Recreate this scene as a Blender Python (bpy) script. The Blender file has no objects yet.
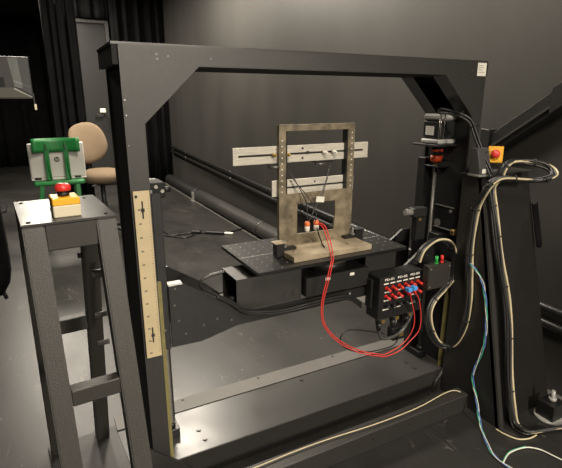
import bpy, bmesh, math, random
from mathutils import Vector, Matrix
random.seed(7)
S = bpy.context.scene
COL = S.collection
R = math.radians
PI = math.pi

# ------------------------------------------------------------------ camera
FPX, PITCH, AZ = 470.0, math.atan(134/470.0), R(62.3533)
cd = bpy.data.cameras.new('camera'); cam = bpy.data.objects.new('camera', cd); COL.objects.link(cam)
cd.sensor_fit = 'HORIZONTAL'; cd.sensor_width = 36.0; cd.lens = FPX/562*36
cd.clip_start = 0.05; cd.clip_end = 100
_f = Vector((math.cos(AZ)*math.cos(PITCH), math.sin(AZ)*math.cos(PITCH), -math.sin(PITCH)))
_r = Vector((math.sin(AZ), -math.cos(AZ), 0)); _u = _r.cross(_f)
M3 = Matrix((_r, _u, -_f)).transposed()
cam.matrix_world = Matrix.Translation((0, 0, 1.6)) @ M3.to_4x4()
S.camera = cam

# ------------------------------------------------------------------ light, exposure
S.view_settings.view_transform = 'Standard'; S.view_settings.look = 'None'
S.view_settings.gamma = 1; S.view_settings.use_curve_mapping = False
S.view_settings.exposure = 0.0
w = bpy.data.worlds.new('world'); S.world = w; w.use_nodes = True
w.node_tree.nodes['Background'].inputs[0].default_value = (1.0, 0.93, 0.84, 1)
w.node_tree.nodes['Background'].inputs[1].default_value = 0.002
WARM = (1.0, 0.90, 0.76)
def area(loc, sx, sy, power, col=WARM, rot=(0, 0, 0), spread=180):
    l = bpy.data.lights.new('lamp', 'AREA'); l.shape = 'RECTANGLE'; l.size = sx; l.size_y = sy
    l.energy = power; l.color = col; l.spread = R(spread)
    o = bpy.data.objects.new('ceiling_lamp_light', l); COL.objects.link(o); o.location = loc; o.rotation_euler = rot
    return o
LAMPS = [((1.40, 5.7, 3.45), 0.6, 1.2, 225), ((0.10, 8.6, 3.45), 0.6, 1.2, 230),
         ((1.40, 2.6, 3.45), 0.6, 1.2, 130), ((0.40, -0.5, 3.45), 0.6, 1.2, 110), ((2.0, -6.3, 3.45), 0.6, 2.4, 1500)]
for L_ in LAMPS: area(*L_)

# ------------------------------------------------------------------ materials
def mat(name, col, rough=0.5, metal=0.0, noise=0.0, nscale=30, bump=0.0, bscale=200, rvar=0.0, spec=0.5, stretch=None, emit=None):
    m = bpy.data.materials.new(name); m.use_nodes = True
    nt = m.node_tree; n = nt.nodes; b = n['Principled BSDF']
    b.inputs['Base Color'].default_value = (*col, 1); b.inputs['Roughness'].default_value = rough
    b.inputs['Metallic'].default_value = metal; b.inputs['Specular IOR Level'].default_value = spec
    tc = n.new('ShaderNodeTexCoord'); src = tc.outputs['Object']
    if stretch:
        mp = n.new('ShaderNodeMapping'); mp.inputs['Scale'].default_value = stretch
        nt.links.new(src, mp.inputs['Vector']); src = mp.outputs['Vector']
    if noise or rvar:
        t = n.new('ShaderNodeTexNoise'); t.inputs['Scale'].default_value = nscale; t.inputs['Detail'].default_value = 6
        nt.links.new(src, t.inputs['Vector'])
        if noise:
            mx = n.new('ShaderNodeMix'); mx.data_type = 'RGBA'
            mx.inputs['A'].default_value = (*[c*(1-noise) for c in col], 1)
            mx.inputs['B'].default_value = (*[min(1, c*(1+noise)) for c in col], 1)
            rp = n.new('ShaderNodeMapRange'); rp.inputs['From Min'].default_value = .3; rp.inputs['From Max'].default_value = .7
            nt.links.new(t.outputs['Fac'], rp.inputs['Value']); nt.links.new(rp.outputs['Result'], mx.inputs['Factor'])
            nt.links.new(mx.outputs['Result'], b.inputs['Base Color'])
        if rvar:
            mr = n.new('ShaderNodeMapRange'); mr.inputs['From Min'].default_value = .3; mr.inputs['From Max'].default_value = .7
            mr.inputs['To Min'].default_value = rough-rvar; mr.inputs['To Max'].default_value = rough+rvar
            nt.links.new(t.outputs['Fac'], mr.inputs['Value']); nt.links.new(mr.outputs['Result'], b.inputs['Roughness'])
    if bump:
        t2 = n.new('ShaderNodeTexNoise'); t2.inputs['Scale'].default_value = bscale; t2.inputs['Detail'].default_value = 2
        bp = n.new('ShaderNodeBump'); bp.inputs['Strength'].default_value = bump; bp.inputs['Distance'].default_value = 0.002
        nt.links.new(src, t2.inputs['Vector']); nt.links.new(t2.outputs['Fac'], bp.inputs['Height'])
        nt.links.new(bp.outputs['Normal'], b.inputs['Normal'])
    if emit:
        b.inputs['Emission Color'].default_value = (*col, 1); b.inputs['Emission Strength'].default_value = emit
    return m

POWDER = mat('black powder coat', (.019, .0178, .0158), .46, 0, .15, 60, .25, 420, 0, .7)
POWDER2 = mat('hammered black paint', (.028, .0258, .022), .45, 0, .25, 350, .5, 330)
BLACKM = mat('black anodised', (.012, .012, .012), .4, 0, .2, 40)
BLACKP = mat('black plastic', (.010, .010, .010), .5)
MATTE = mat('flat black', (.006, .006, .006), .8)
PLATEM = mat('satin black plate', (.034, .033, .031), .34, 0, .12, 6, 0, 200, .05)
CURT = mat('black cloth', (.0045, .0045, .0048), .95, 0, .3, 6, spec=.1)
STEEL = mat('polished steel', (.55, .53, .48), .25, 1)
ALU = mat('brushed aluminium', (.50, .47, .40), .5, .1, .18, 20, stretch=(1, 1, 14))
BRONZE = mat('weathered steel plate', (.185, .152, .10), .45, .1, .5, 22, .1, 120)
BRONZE2 = mat('weathered steel base', (.36, .295, .20), .45, .1, .28, 11, .1, 120)
BRASS = mat('brass', (.45, .30, .10), .4, .8)
WHITE = mat('white label', (.72, .70, .62), .6)
INK = mat('ink', (.02, .02, .02), .7)
INKG = mat('grey ink', (.38, .36, .32), .7)
BEIGE = mat('cream ruler enamel', (.50, .41, .25), .5, 0, .06, 10)
YELSTRIP = mat('olive strip', (.19, .165, .06), .5, 0, .2, 30)
REDP = mat('red plastic', (.62, .03, .02), .35)
REDB = mat('red button', (.60, .035, .03), .35)
ORANGE = mat('orange red elastomer', (.62, .07, .015), .4)
ORANGE2 = mat('orange plug', (.70, .17, .05), .45)
BLUEP = mat('blue plastic', (.06, .32, .75), .4)
GREENP = mat('green plastic', (.02, .35, .06), .4)
YEL = mat('yellow plastic', (.80, .40, .015), .4)
CREAMP = mat('cream plastic', (.62, .55, .40), .5)
MOTG = mat('motor grey', (.36, .355, .335), .45, .1)
PLATED = mat('dark perforated plate', (.008, .008, .008), .33)
SCREWM = mat('screw steel', (.26, .245, .215), .35, .4)
BOLTM = mat('dark bolt', (.13, .125, .115), .35, .5)
GREYC = mat('grey cast', (.22, .215, .20), .5, .2)
GRNPAINT = mat('green paint', (.012, .16, .035), .35, 0, .12, 20)
SILVERP = mat('silver grey plastic', (.60, .585, .54), .45)
FABRIC = mat('beige upholstery', (.17, .125, .082), .9, 0, .12, 90, .3, 500, spec=.2)
WIREB = mat('black cable jacket', (.014, .014, .014), .38)
WIREG = mat('grey cable jacket', (.05, .05, .048), .33)
WIREC = mat('cream cable jacket', (.55, .47, .30), .5)
WIRER = mat('red wire', (.65, .045, .035), .4)
WIREGR = mat('green wire', (.04, .35, .22), .45)
WIREBL = mat('blue wire', (.10, .18, .50), .45)
WIREW = mat('white wire', (.60, .60, .52), .45)
PIPE = mat('dark grey pipe', (.035, .034, .032), .45, 0, .2, 10)
RAILM = mat('black rail', (.012, .012, .012), .35)
WALLM = mat('dark grey wall paint', (.034, .0325, .0295), .45, 0, .16, 2.2, .12, 60, stretch=(1, 1, .35))
WALLD = mat('black wall paint', (.012, .012, .012), .8)
CEILM = mat('black ceiling', (.020, .018, .016), .7)
LAMPM = mat('lamp diffuser', (1.0, .90, .76), .5, emit=4.0)

def floor_mat(name, base, lo, hi, rlo, rhi):
    m = bpy.data.materials.new(name); m.use_nodes = True
    nt = m.node_tree; n = nt.nodes; b = n['Principled BSDF']
    tc = n.new('ShaderNodeTexCoord')
    a = n.new('ShaderNodeTexNoise'); a.inputs['Scale'].default_value = 1.6; a.inputs['Detail'].default_value = 9; a.inputs['Roughness'].default_value = .7
    c = n.new('ShaderNodeTexNoise'); c.inputs['Scale'].default_value = 38; c.inputs['Detail'].default_value = 4
    mp = n.new('ShaderNodeMapping'); mp.inputs['Scale'].default_value = (1, .6, 1); mp.inputs['Rotation'].default_value = (0, 0, .5)
    nt.links.new(tc.outputs['Object'], mp.inputs['Vector'])
    for t in (a, c): nt.links.new(mp.outputs['Vector'], t.inputs['Vector'])
    r1 = n.new('ShaderNodeMapRange'); r1.inputs['From Min'].default_value = .3; r1.inputs['From Max'].default_value = .7
    nt.links.new(a.outputs['Fac'], r1.inputs['Value'])
    mx = n.new('ShaderNodeMix'); mx.data_type = 'RGBA'
    mx.inputs['A'].default_value = (*[v*lo for v in base], 1); mx.inputs['B'].default_value = (*[v*hi for v in base], 1)
    nt.links.new(r1.outputs['Result'], mx.inputs['Factor'])
    # pale scuffs and chips
    r2 = n.new('ShaderNodeMapRange'); r2.inputs['From Min'].default_value = .68; r2.inputs['From Max'].default_value = .74
    nt.links.new(c.outputs['Fac'], r2.inputs['Value'])
    mx2 = n.new('ShaderNodeMix'); mx2.data_type = 'RGBA'; mx2.inputs['B'].default_value = (.17, .155, .13, 1)
    ml = n.new('ShaderNodeMath'); ml.operation = 'MULTIPLY'; ml.inputs[1].default_value = .55
    nt.links.new(r2.outputs['Result'], ml.inputs[0]); nt.links.new(ml.outputs[0], mx2.inputs['Factor'])
    nt.links.new(mx.outputs['Result'], mx2.inputs['A']); nt.links.new(mx2.outputs['Result'], b.inputs['Base Color'])
    sn = n.new('ShaderNodeTexNoise'); sn.inputs['Scale'].default_value = 5; sn.inputs['Detail'].default_value = 2
    sm = n.new('ShaderNodeMapping'); sm.inputs['Scale'].default_value = (2.2, .35, 1); sm.inputs['Rotation'].default_value = (0, 0, .9); nt.links.new(tc.outputs['Object'], sm.inputs['Vector'])
    sk = n.new('ShaderNodeTexNoise'); sk.inputs['Scale'].default_value = 2.3
    nt.links.new(sm.outputs['Vector'], sn.inputs['Vector']); nt.links.new(tc.outputs['Object'], sk.inputs['Vector'])
    s1 = n.new('ShaderNodeMath'); s1.operation = 'COMPARE'; s1.inputs[1].default_value = .5; s1.inputs[2].default_value = .0035
    s2 = n.new('ShaderNodeMath'); s2.operation = 'GREATER_THAN'; s2.inputs[1].default_value = .53
    s3 = n.new('ShaderNodeMath'); s3.operation = 'MULTIPLY'
    s4 = n.new('ShaderNodeMath'); s4.operation = 'MULTIPLY'; s4.inputs[1].default_value = .4
    s5 = n.new('ShaderNodeMath'); s5.operation = 'MAXIMUM'
    nt.links.new(sn.outputs['Fac'], s1.inputs[0]); nt.links.new(sk.outputs['Fac'], s2.inputs[0])
    nt.links.new(s1.outputs[0], s3.inputs[0]); nt.links.new(s2.outputs[0], s3.inputs[1]); nt.links.new(s3.outputs[0], s4.inputs[0])
    nt.links.new(s4.outputs[0], s5.inputs[0]); nt.links.new(ml.outputs[0], s5.inputs[1]); nt.links.new(s5.outputs[0], mx2.inputs['Factor'])
    r3 = n.new('ShaderNodeMapRange'); r3.inputs['From Min'].default_value = .3; r3.inputs['From Max'].default_value = .7
    r3.inputs['To Min'].default_value = rlo; r3.inputs['To Max'].default_value = rhi
    nt.links.new(a.outputs['Fac'], r3.inputs['Value']); nt.links.new(r3.outputs['Result'], b.inputs['Roughness'])
    bp = n.new('ShaderNodeBump'); bp.inputs['Strength'].default_value = .12; bp.inputs['Distance'].default_value = .002
    nt.links.new(c.outputs['Fac'], bp.inputs['Height']); nt.links.new(bp.outputs['Normal'], b.inputs['Normal'])
    return m
FLOORM = floor_mat('black painted concrete', (.021, .0203, .019), .7, 1.5, .31, .45)
FLOORS = floor_mat('lighter floor strip', (.105, .10, .092), .8, 1.2, .5, .6)

# ------------------------------------------------------------------ mesh builder
class MB:
    def __init__(s): s.bm = bmesh.new(); s.mi = 0
    def _poly(s, vs, faces, smooth=False):
        bv = [s.bm.verts.new(v) for v in vs]
        for f in faces:
            try:
                q = s.bm.faces.new([bv[i] for i in f]); q.smooth = smooth; q.material_index = s.mi
            except ValueError: pass
        return s
    def box(s, x0, x1, y0, y1, z0, z1, bev=0.0, mtx=None):
        t = bmesh.new()
        bmesh.ops.create_cube(t, size=1)
        for v in t.verts:
            v.co = Vector(((x0+x1)/2+v.co.x*(x1-x0), (y0+y1)/2+v.co.y*(y1-y0), (z0+z1)/2+v.co.z*(z1-z0)))
        if bev: bmesh.ops.bevel(t, geom=list(t.edges), offset=bev, segments=1, affect='EDGES')
        return s._merge(t, mtx)
    def _merge(s, t, mtx=None, smooth=None):
        if mtx is not None: t.transform(mtx)
        bmesh.ops.recalc_face_normals(t, faces=t.faces)
        vm = {}
        for v in t.verts: vm[v] = s.bm.verts.new(v.co)
        for f in t.faces:
            q = s.bm.faces.new([vm[v] for v in f.verts]); q.material_index = s.mi
            q.smooth = f.smooth if smooth is None else smooth
        t.free(); return s
    def cyl(s, a, b, r, n=16, r2=None, caps=True):
        a, b = Vector(a), Vector(b); d = (b-a)
        if r2 is None: r2 = r
        q = d.to_track_quat('Z', 'Y').to_matrix()
        t = bmesh.new()
        A = [t.verts.new(a+q@Vector((r*math.cos(2*PI*i/n), r*math.sin(2*PI*i/n), 0))) for i in range(n)]
        B = [t.verts.new(b+q@Vector((r2*math.cos(2*PI*i/n), r2*math.sin(2*PI*i/n), 0))) for i in range(n)]
        for i in range(n):
            f = t.faces.new((A[i], A[(i+1) % n], B[(i+1) % n], B[i])); f.smooth = True
        if caps: t.faces.new(A); t.faces.new(B)
        return s._merge(t)
    def lathe(s, prof, loc=(0, 0, 0), n=20, axis='Z', mtx=None):
        t = bmesh.new(); rings = []
        for r, z in prof:
            rings.append([t.verts.new((r*math.cos(2*PI*i/n), r*math.sin(2*PI*i/n), z)) for i in range(n)])
        for a, b in zip(rings, rings[1:]):
            for i in range(n):
                f = t.faces.new((a[i], a[(i+1) % n], b[(i+1) % n], b[i])); f.smooth = True
        t.faces.new(rings[0]); t.faces.new(rings[-1])
        m = Matrix.Translation(loc)
        if axis == 'Y': m = m @ Matrix.Rotation(R(90), 4, 'X')      # profile z -> -y
        if axis == 'X': m = m @ Matrix.Rotation(R(90), 4, 'Y')
        if mtx is not None: m = mtx
        return s._merge(t, m)
    def prism(s, pts, lo, hi, axis='Y', bev=0.0, mtx=None):
        """closed outline extruded along an axis; pts are (x,z) for Y, (y,z) for X, (x,y) for Z"""
        def P(p, h): return {'Y': (p[0], h, p[1]), 'X': (h, p[0], p[1]), 'Z': (p[0], p[1], h)}[axis]
        t = bmesh.new()
        A = [t.verts.new(P(p, lo)) for p in pts]; B = [t.verts.new(P(p, hi)) for p in pts]
        t.faces.new(A); t.faces.new(B); n = len(pts)
        for i in range(n): t.faces.new((A[i], A[(i+1) % n], B[(i+1) % n], B[i]))
        if bev: bmesh.ops.bevel(t, geom=list(t.edges), offset=bev, segments=1, affect='EDGES')
        return s._merge(t, mtx)
    def ring(s, outer, inner, lo, hi, axis='Y'):
        """plate with one opening; outer and inner have equal point counts"""
        def P(p, h): return {'Y': (p[0], h, p[1]), 'X': (h, p[0], p[1]), 'Z': (p[0], p[1], h)}[axis]
        n = len(outer); t = bmesh.new()
        v = [[t.verts.new(P(p, h)) for p in l] for l in (outer, inner) for h in (lo, hi)]
        ol, oh, il, ih = v
        for i in range(n):
            j = (i+1) % n
            for q in ((ol[i], ol[j], il[j], il[i]), (oh[i], oh[j], ih[j], ih[i]), (ol[i], ol[j], oh[j], oh[i]), (il[i], il[j], ih[j], ih[i])):
                t.faces.new(q)
        return s._merge(t)
    def tube(s, pts, r, n=8, closed=False, cap=True):
        pts = [Vector(p) for p in pts]; m = len(pts)
        tang = []
        for i in range(m):
            a = pts[(i-1) % m] if closed else pts[max(i-1, 0)]; b = pts[(i+1) % m] if closed else pts[min(i+1, m-1)]
            d = b-a; tang.append(d.normalized() if d.length > 1e-9 else Vector((0, 0, 1)))
        up = Vector((0, 0, 1)) if abs(tang[0].z) < .9 else Vector((1, 0, 0))
        nrm = (up-tang[0]*up.dot(tang[0])).normalized()
        t = bmesh.new(); rings = []
        for i in range(m):
            nrm = (nrm-tang[i]*nrm.dot(tang[i]))
            nrm = nrm.normalized() if nrm.length > 1e-6 else tang[i].orthogonal().normalized()
            bi = tang[i].cross(nrm)
            rr = r[i] if isinstance(r, (list, tuple)) else r
            rings.append([t.verts.new(pts[i]+(nrm*math.cos(2*PI*k/n)+bi*math.sin(2*PI*k/n))*rr) for k in range(n)])
        pairs = list(zip(rings, rings[1:]))+([(rings[-1], rings[0])] if closed else [])
        for a, b in pairs:
            for k in range(n):
                f = t.faces.new((a[k], a[(k+1) % n], b[(k+1) % n], b[k])); f.smooth = True
        if cap and not closed: t.faces.new(rings[0]); t.faces.new(rings[-1])
        return s._merge(t)
    def sheet(s, grid, th=0.004):
        """grid of points [row][col] thickened along its normal"""
        nr, nc = len(grid), len(grid[0]); t = bmesh.new()
        v = [[t.verts.new(p) for p in row] for row in grid]
        for i in range(nr-1):
            for j in range(nc-1):
                f = t.faces.new((v[i][j], v[i][j+1], v[i+1][j+1], v[i+1][j])); f.smooth = True
        bmesh.ops.recalc_face_normals(t, faces=t.faces)
        bmesh.ops.solidify(t, geom=list(t.faces), thickness=th)
        for f in t.faces: f.smooth = True
        return s._merge(t)
    def build(s, name, m, parent=None, loc=None):
        me = bpy.data.meshes.new(name); s.bm.to_mesh(me); s.bm.free()
        for q in (m if isinstance(m, (list, tuple)) else [m]): me.materials.append(q)
        o = bpy.data.objects.new(name, me); COL.objects.link(o)
        if parent is not None: put(o, parent)
        return o

def put(o, parent):
    o.parent = parent; o.matrix_parent_inverse = wmat(parent).inverted()
def wmat(o):
    m = o.matrix_basis.copy()
    if o.parent is not None: m = wmat(o.parent) @ o.matrix_parent_inverse @ m
    return m
def tag(o, label, cat, group=None, kind='thing'):
    o['label'] = label; o['category'] = cat; o['kind'] = kind
    if group: o['group'] = group
    return o
def thing(name, label, cat, loc=(0, 0, 0), group=None):
    o = bpy.data.objects.new(name, None); COL.objects.link(o); o.location = loc; o.empty_display_size = .05
    return tag(o, label, cat, group)
def struct(o):
    o['kind'] = 'structure'; return o
def smooth(pts, k=6):
    pts = [Vector(p) for p in pts]; out = []
    for i in range(len(pts)-1):
        p0, p1, p2, p3 = pts[max(i-1, 0)], pts[i], pts[i+1], pts[min(i+2, len(pts)-1)]
        for j in range(k):
            t = j/k
            out.append(.5*((2*p1)+(p2-p0)*t+(2*p0-5*p1+4*p2-p3)*t*t+(3*p1-p0-3*p2+p3)*t**3))
    out.append(pts[-1]); return out
def repeat(src, places, parent):
    """further copies of a small part (shared mesh), moved by offsets"""
    res = []
    for d in places:
        c = src.copy(); COL.objects.link(c); c.parent = parent
        c.matrix_parent_inverse = src.matrix_parent_inverse.copy()
        c.location = Vector(src.location)+Vector(d); res.append(c)
    return res
def text_mesh(s, size, m, name, parent, loc, rot=(R(90), 0, 0), extr=.0004, bold=True, align='CENTER', shear=0):
    cu = bpy.data.curves.new(name, 'FONT'); cu.body = s; cu.size = size; cu.extrude = extr; cu.align_x = align; cu.align_y = 'CENTER'; cu.shear = shear
    if bold: cu.offset = size*.018
    t = bpy.data.objects.new(name+'_tmp', cu); COL.objects.link(t)
    me = bpy.data.meshes.new_from_object(t.evaluated_get(bpy.context.evaluated_depsgraph_get()))
    bpy.data.objects.remove(t); bpy.data.curves.remove(cu)
    me.name = name; me.materials.clear(); me.materials.append(m)
    o = bpy.data.objects.new(name, me); COL.objects.link(o)
    o.location = loc; o.rotation_euler = rot
    if parent is not None: put(o, parent)
    return o
def bolt_mb(p, axis, r=.006, h=.004, n=8):
    m = MB(); p = Vector(p); d = {'-Y': Vector((0, -1, 0)), '-X': Vector((-1, 0, 0)), 'Z': Vector((0, 0, 1))}[axis]
    m.cyl(p, p+d*h, r, n); m.cyl(p+d*h, p+d*(h+.0006), r*.5, 6); return m
def bolts(pts, axis, parent, r=.006, h=.004, m=None, name='bolt'):
    first = bolt_mb(pts[0], axis, r, h).build(name, m or STEEL, parent)
    a = Vector(pts[0]); repeat(first, [Vector(q)-a for q in pts[1:]], parent)

# ------------------------------------------------------------------ the room
WX = 2.45
H = 3.5
struct(MB().box(-5, WX+.2, -9, 16.2, -.1, 0).build('floor', FLOORM))
struct(MB().box(2.25, WX, -9, 16, 0, .003).build('floor_strip', FLOORS))['kind'] = 'structure'
struct(MB().box(-5, WX+.2, -9, 16.2, H, H+.1).build('ceiling', CEILM))
struct(MB().box(WX, WX+.2, -9, 16.2, 0, H).build('wall_right', WALLM))
struct(MB().box(-5.2, -5, -9, 16.2, 0, H).build('wall_left', WALLD))
struct(MB().box(-5, WX, 16, 16.2, 0, H).build('wall_back', WALLD))
struct(MB().box(-5, WX, -9.2, -9, 0, H).build('wall_front', WALLD))
places = ['in front of the curtains', 'by the far curtains', 'above the gantry', 'above the viewer', 'farthest behind the viewer']
for i, (loc, sx, sy, pw) in enumerate(LAMPS):
    t = thing('ceiling_lamp', 'flat white ceiling lamp panel ' + places[i], 'lamp', (loc[0], loc[1], H))
    m = MB(); m.ring([(-sx/2-.03, -sy/2-.03), (sx/2+.03, -sy/2-.03), (sx/2+.03, sy/2+.03), (-sx/2-.03, sy/2+.03)],
                     [(-sx/2, -sy/2), (sx/2, -sy/2), (sx/2, sy/2), (-sx/2, sy/2)], -.04, 0, 'Z')
    f = m.build('frame', GREYC); f.location = t.location; put(f, t)
    d = MB().box(-sx/2, sx/2, -sy/2, sy/2, -.03, -.02).build('diffuser', LAMPM); d.location = t.location; put(d, t)

# curtains
def curtain(name, x0, x1, y, z0, z1, amp, waves, label, seed, slope=0):
    rnd = random.Random(seed); ph = [rnd.uniform(0, 6.28) for _ in range(3)]
    nc = max(24, int(waves*10)); rows = []
    for zi in range(5):
        z = z0+(z1-z0)*zi/4; k = 1-.35*zi/4; row = []
        for j in range(nc+1):
            u = j/nc
            o = amp*k*(math.sin(u*waves*2*PI+ph[0])+.45*math.sin(u*waves*3.3*PI+ph[1])+.25*math.sin(u*waves*7*PI+ph[2]+z))
            row.append((x0+(x1-x0)*u, y+slope*u+o, z))
        rows.append(row)
    m = MB(); m.sheet(rows, .006)
    return tag(m.build(name, CURT), label, 'curtain')
curtain('curtain', 1.50, 2.44, 9.35, .02, 3.48, .05, 5, 'black curtain in the corner beside the dark grey wall', 3)
curtain('curtain', .34, .79, 7.85, .02, 3.48, .05, 4, 'black curtain hanging behind the beige chair', 5)
curtain('curtain', -4.8, .5, 13.5, .02, 3.48, .06, 14, 'black far curtain spread behind the display screen', 8)
curtain('curtain', .92, 1.5, 9.45, 2.98, 3.48, .02, 3, 'short black curtain above the dark door', 9)
d = MB(); d.box(.92, 1.44, 9.62, 9.66, .02, 2.92, .004)
door = struct(d.build('door_1', mat('dark door paint', (.006, .006, .0057), .6)))
m = MB(); m.box(.86, .92, 9.58, 9.7, .0, 2.98); m.box(1.44, 1.5, 9.58, 9.7, 0, 2.98); m.box(.92, 1.44, 9.58, 9.7, 2.92, 2.98)
m.build('door_frame', BLACKM, door)

# rails on the right wall
def rail(name, dz, label):
    t = thing(name, label, 'rail', (WX-.03, 5, .6))
    pts = [(WX-.045, 9.2, .735+dz), (WX-.045, 4.88, .583+dz), (WX-.045, 2.82, .525+dz), (WX-.045, 1.5, .497+dz), (WX-.045, -.6, .47+dz)]
    MB().tube(pts, .024, 10).build('tube', RAILM, t)
    first = None
    for y, z in ((8.2, .699), (6.1, .626), (4.1, .561), (2.3, .513), (.7, .486)):
        m = MB(); m.tube([(WX-.045, y-.03, z+dz), (WX-.045, y+.03, z+dz)], .030, 10); m.cyl((WX-.045, y, z+dz), (WX, y, z+dz), .012, 8)
        m.build('bracket', RAILM, t)
rail('wall_rail', 0, 'upper black tube rail fixed along the dark grey wall')
rail('wall_rail', -.088, 'lower black tube rail fixed along the dark grey wall')

# duct on the floor by the wall
t = thing('floor_duct', 'long dark grey duct on the floor along the wall, ribbed at far end', 'duct', (2.36, 7, 0))
m = MB(); m.tube([(2.34, y, .097) for y in (7.35, 6.2, 5.2, 4.2, 3.2)], .094, 18); m.build('smooth_pipe', PIPE, t)
m = MB(); m.tube([(2.34, 5.0, .097), (2.34, 4.94, .097)], .099, 18); m.build('joint_collar', PIPE, t)
m = MB(); pts = []; rs = []
for i in range(61):
    pts.append((2.335, 7.45+1.75*i/60, .098)); rs.append(.097 if i % 2 else .086)
m.tube(pts, rs, 16); m.build('ribbed_hose', BLACKP, t)
MB().tube([(2.34, 7.46, .1), (2.34, 7.38, .1)], .100, 18).build('clamp_collar', BLACKP, t)
m = MB(); m.box(2.232, 2.248, 7.34, 7.44, .003, .15, .003); m.box(2.215, 2.27, 7.32, 7.46, .003, .012); m.build('clamp_bracket', GREYC, t)

# ------------------------------------------------------------------ gantry
FX0, FX1, FY0, FY1, FZ = .286, 2.010, 1.679, 1.985, 1.776
g = thing('gantry_frame', 'large black steel gantry frame with corner gussets around the test stage', 'frame', (1.15, 1.83, 0))
LI, RI, BZ = .354, 1.943, 1.712
outer = [(FX0, .0), (FX0, 1.0), (FX0, FZ), (1.0, FZ), (FX1, FZ), (FX1, 1.0), (FX1, 0), (1.0, 0)]
inner = [(LI, .121), (LI, 1.521), (.555, BZ), (1.0, BZ), (1.743, BZ), (RI, 1.521), (RI, .121), (1.0, .121)]
MB().ring(outer, inner, FY0, FY0+.012).build('front_plate', POWDER, g)
MB().ring(outer, inner, FY1-.012, FY1).build('back_plate', POWDER, g)
MB().box(FX0+.003, FX0+.015, FY0+.012, FY1-.012, .0, 1.70).build('side_plate', MATTE, g)
MB().box(FX1-.015, FX1-.003, FY0+.012, FY1-.012, .0, 1.70).build('side_plate', MATTE, g)
MB().box(FX0-.022, FX1+.006, FY0+.001, FY1+.03, FZ-.002, FZ+.006).build('top_plate', PLATEM, g)
MB().box(FX0-.020, FX0-.003, FY0+.004, FY1+.02, 1.712, FZ-.002).build('end_cap', MATTE, g)
MB().box(FX1+.0005, FX1+.012, FY0+.004, FY1-.01, 1.715, FZ-.002).build('end_cap', MATTE, g)
MB().box(FX0+.015, FX1-.015, FY0+.012, FY1-.012, BZ-.001, BZ+.010).build('under_plate', MATTE, g)
MB().box(RI+.012, RI+.02, FY0+.012, FY1-.012, .121, 1.53).build('inner_plate', MATTE, g)
MB().box(LI-.02, LI-.012, FY0+.012, FY1-.012, .121, 1.53).build('inner_plate', MATTE, g)
for sx, (xa, xb) in ((1, (1.743, RI)), (-1, (.555, LI))):
    for ya, yb in ((FY0+.012, FY0+.085), (FY1-.085, FY1-.012)):
        m = MB(); m.prism([(xa, BZ), (xb, 1.521), (xb, 1.533), (xa, BZ+.012)], ya, yb); m.build('gusset_web', POWDER, g)
MB().box(FX0+.02, FX1-.02, FY0+.002, FY1, .110, .123, .002).build('base_plate', PLATEM, g)
bolts([(.521, 1.82, .123), (.527, 1.748, .123), (1.78, 1.82, .123), (1.78, 1.75, .123), (1.15, 1.95, .123)], 'Z', g, .011, .005, PLATEM)
m = MB(); m.box(1.946, 2.006, FY0-.0012, FY0, 1.712, 1.772); st = m.build('sticker', WHITE, g)
m = MB(); m.mi = 0
for k, (wd, zz) in enumerate(((.03, 1.760), (.034, 1.750), (.026, 1.740), (.044, 1.729))): m.box(1.951, 1.951+wd, FY0-.0016, FY0-.0012, zz-.0018, zz+.0018)
m.build('sticker_print', INKG, st)
bolts([(.409, FY0, 1.748), (.411, FY0, 1.733), (.448, FY0, 1.743), (1.915, FY0, 1.735), (1.86, FY0, 1.715), (.60, FY0, 1.74)], '-Y', g, .0035, .0015, BOLTM)
bolts([(.294, FY0, z) for z in (1.60, 1.55, 1.45)], '-Y', g, .0025, .001, STEEL)
# foot brackets (45 degree gussets at the bottom corners)
MB().prism([(.232, .0), (.232, .262), (.273, .228), (.392, .118), (.50, .0)], FY0-.014, FY0-.002).build('foot_gusset', POWDER, g)
MB().prism([(2.05, .0), (2.05, .25), (2.033, .234), (1.859, .063), (1.84, 0)], FY0-.014, FY0-.002).build('foot_gusset', POWDER, g)

MB().prism([(2.033, .236), (1.859, .065), (1.859, .059), (2.033, .230)], FY0-.020, FY0-.014).build('edge_highlight', BOLTM, g)  # lighter strip laid on as the highlight along the black gusset edge
# floor strip behind the gantry base
t = tag(MB().box(.20, 2.24, 2.15, 2.262, .0, .006, .001).build('floor_bar', FLOORS), 'flat grey bar with bolt holes on the floor behind the gantry base', 'bar')
for x in (.56, 1.02, 1.55):
    MB().cyl((x, 2.24, .006), (x, 2.24, .0068), .009, 10).build('bolt_hole', INK, t)

# cable tray in front of the base
t = thing('cable_tray', 'low black bar lying on the floor along the front of the gantry', 'bar', (1.2, 1.5, 0))
MB().box(.30, 1.885, 1.455, 1.53, 0, .1, .003).build('bar_body', POWDER, t)
bolts([(x, 1.455, .06) for x in (1.25, 1.48, 1.70)], '-Y', t, .005, .003, BLACKM)

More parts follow.
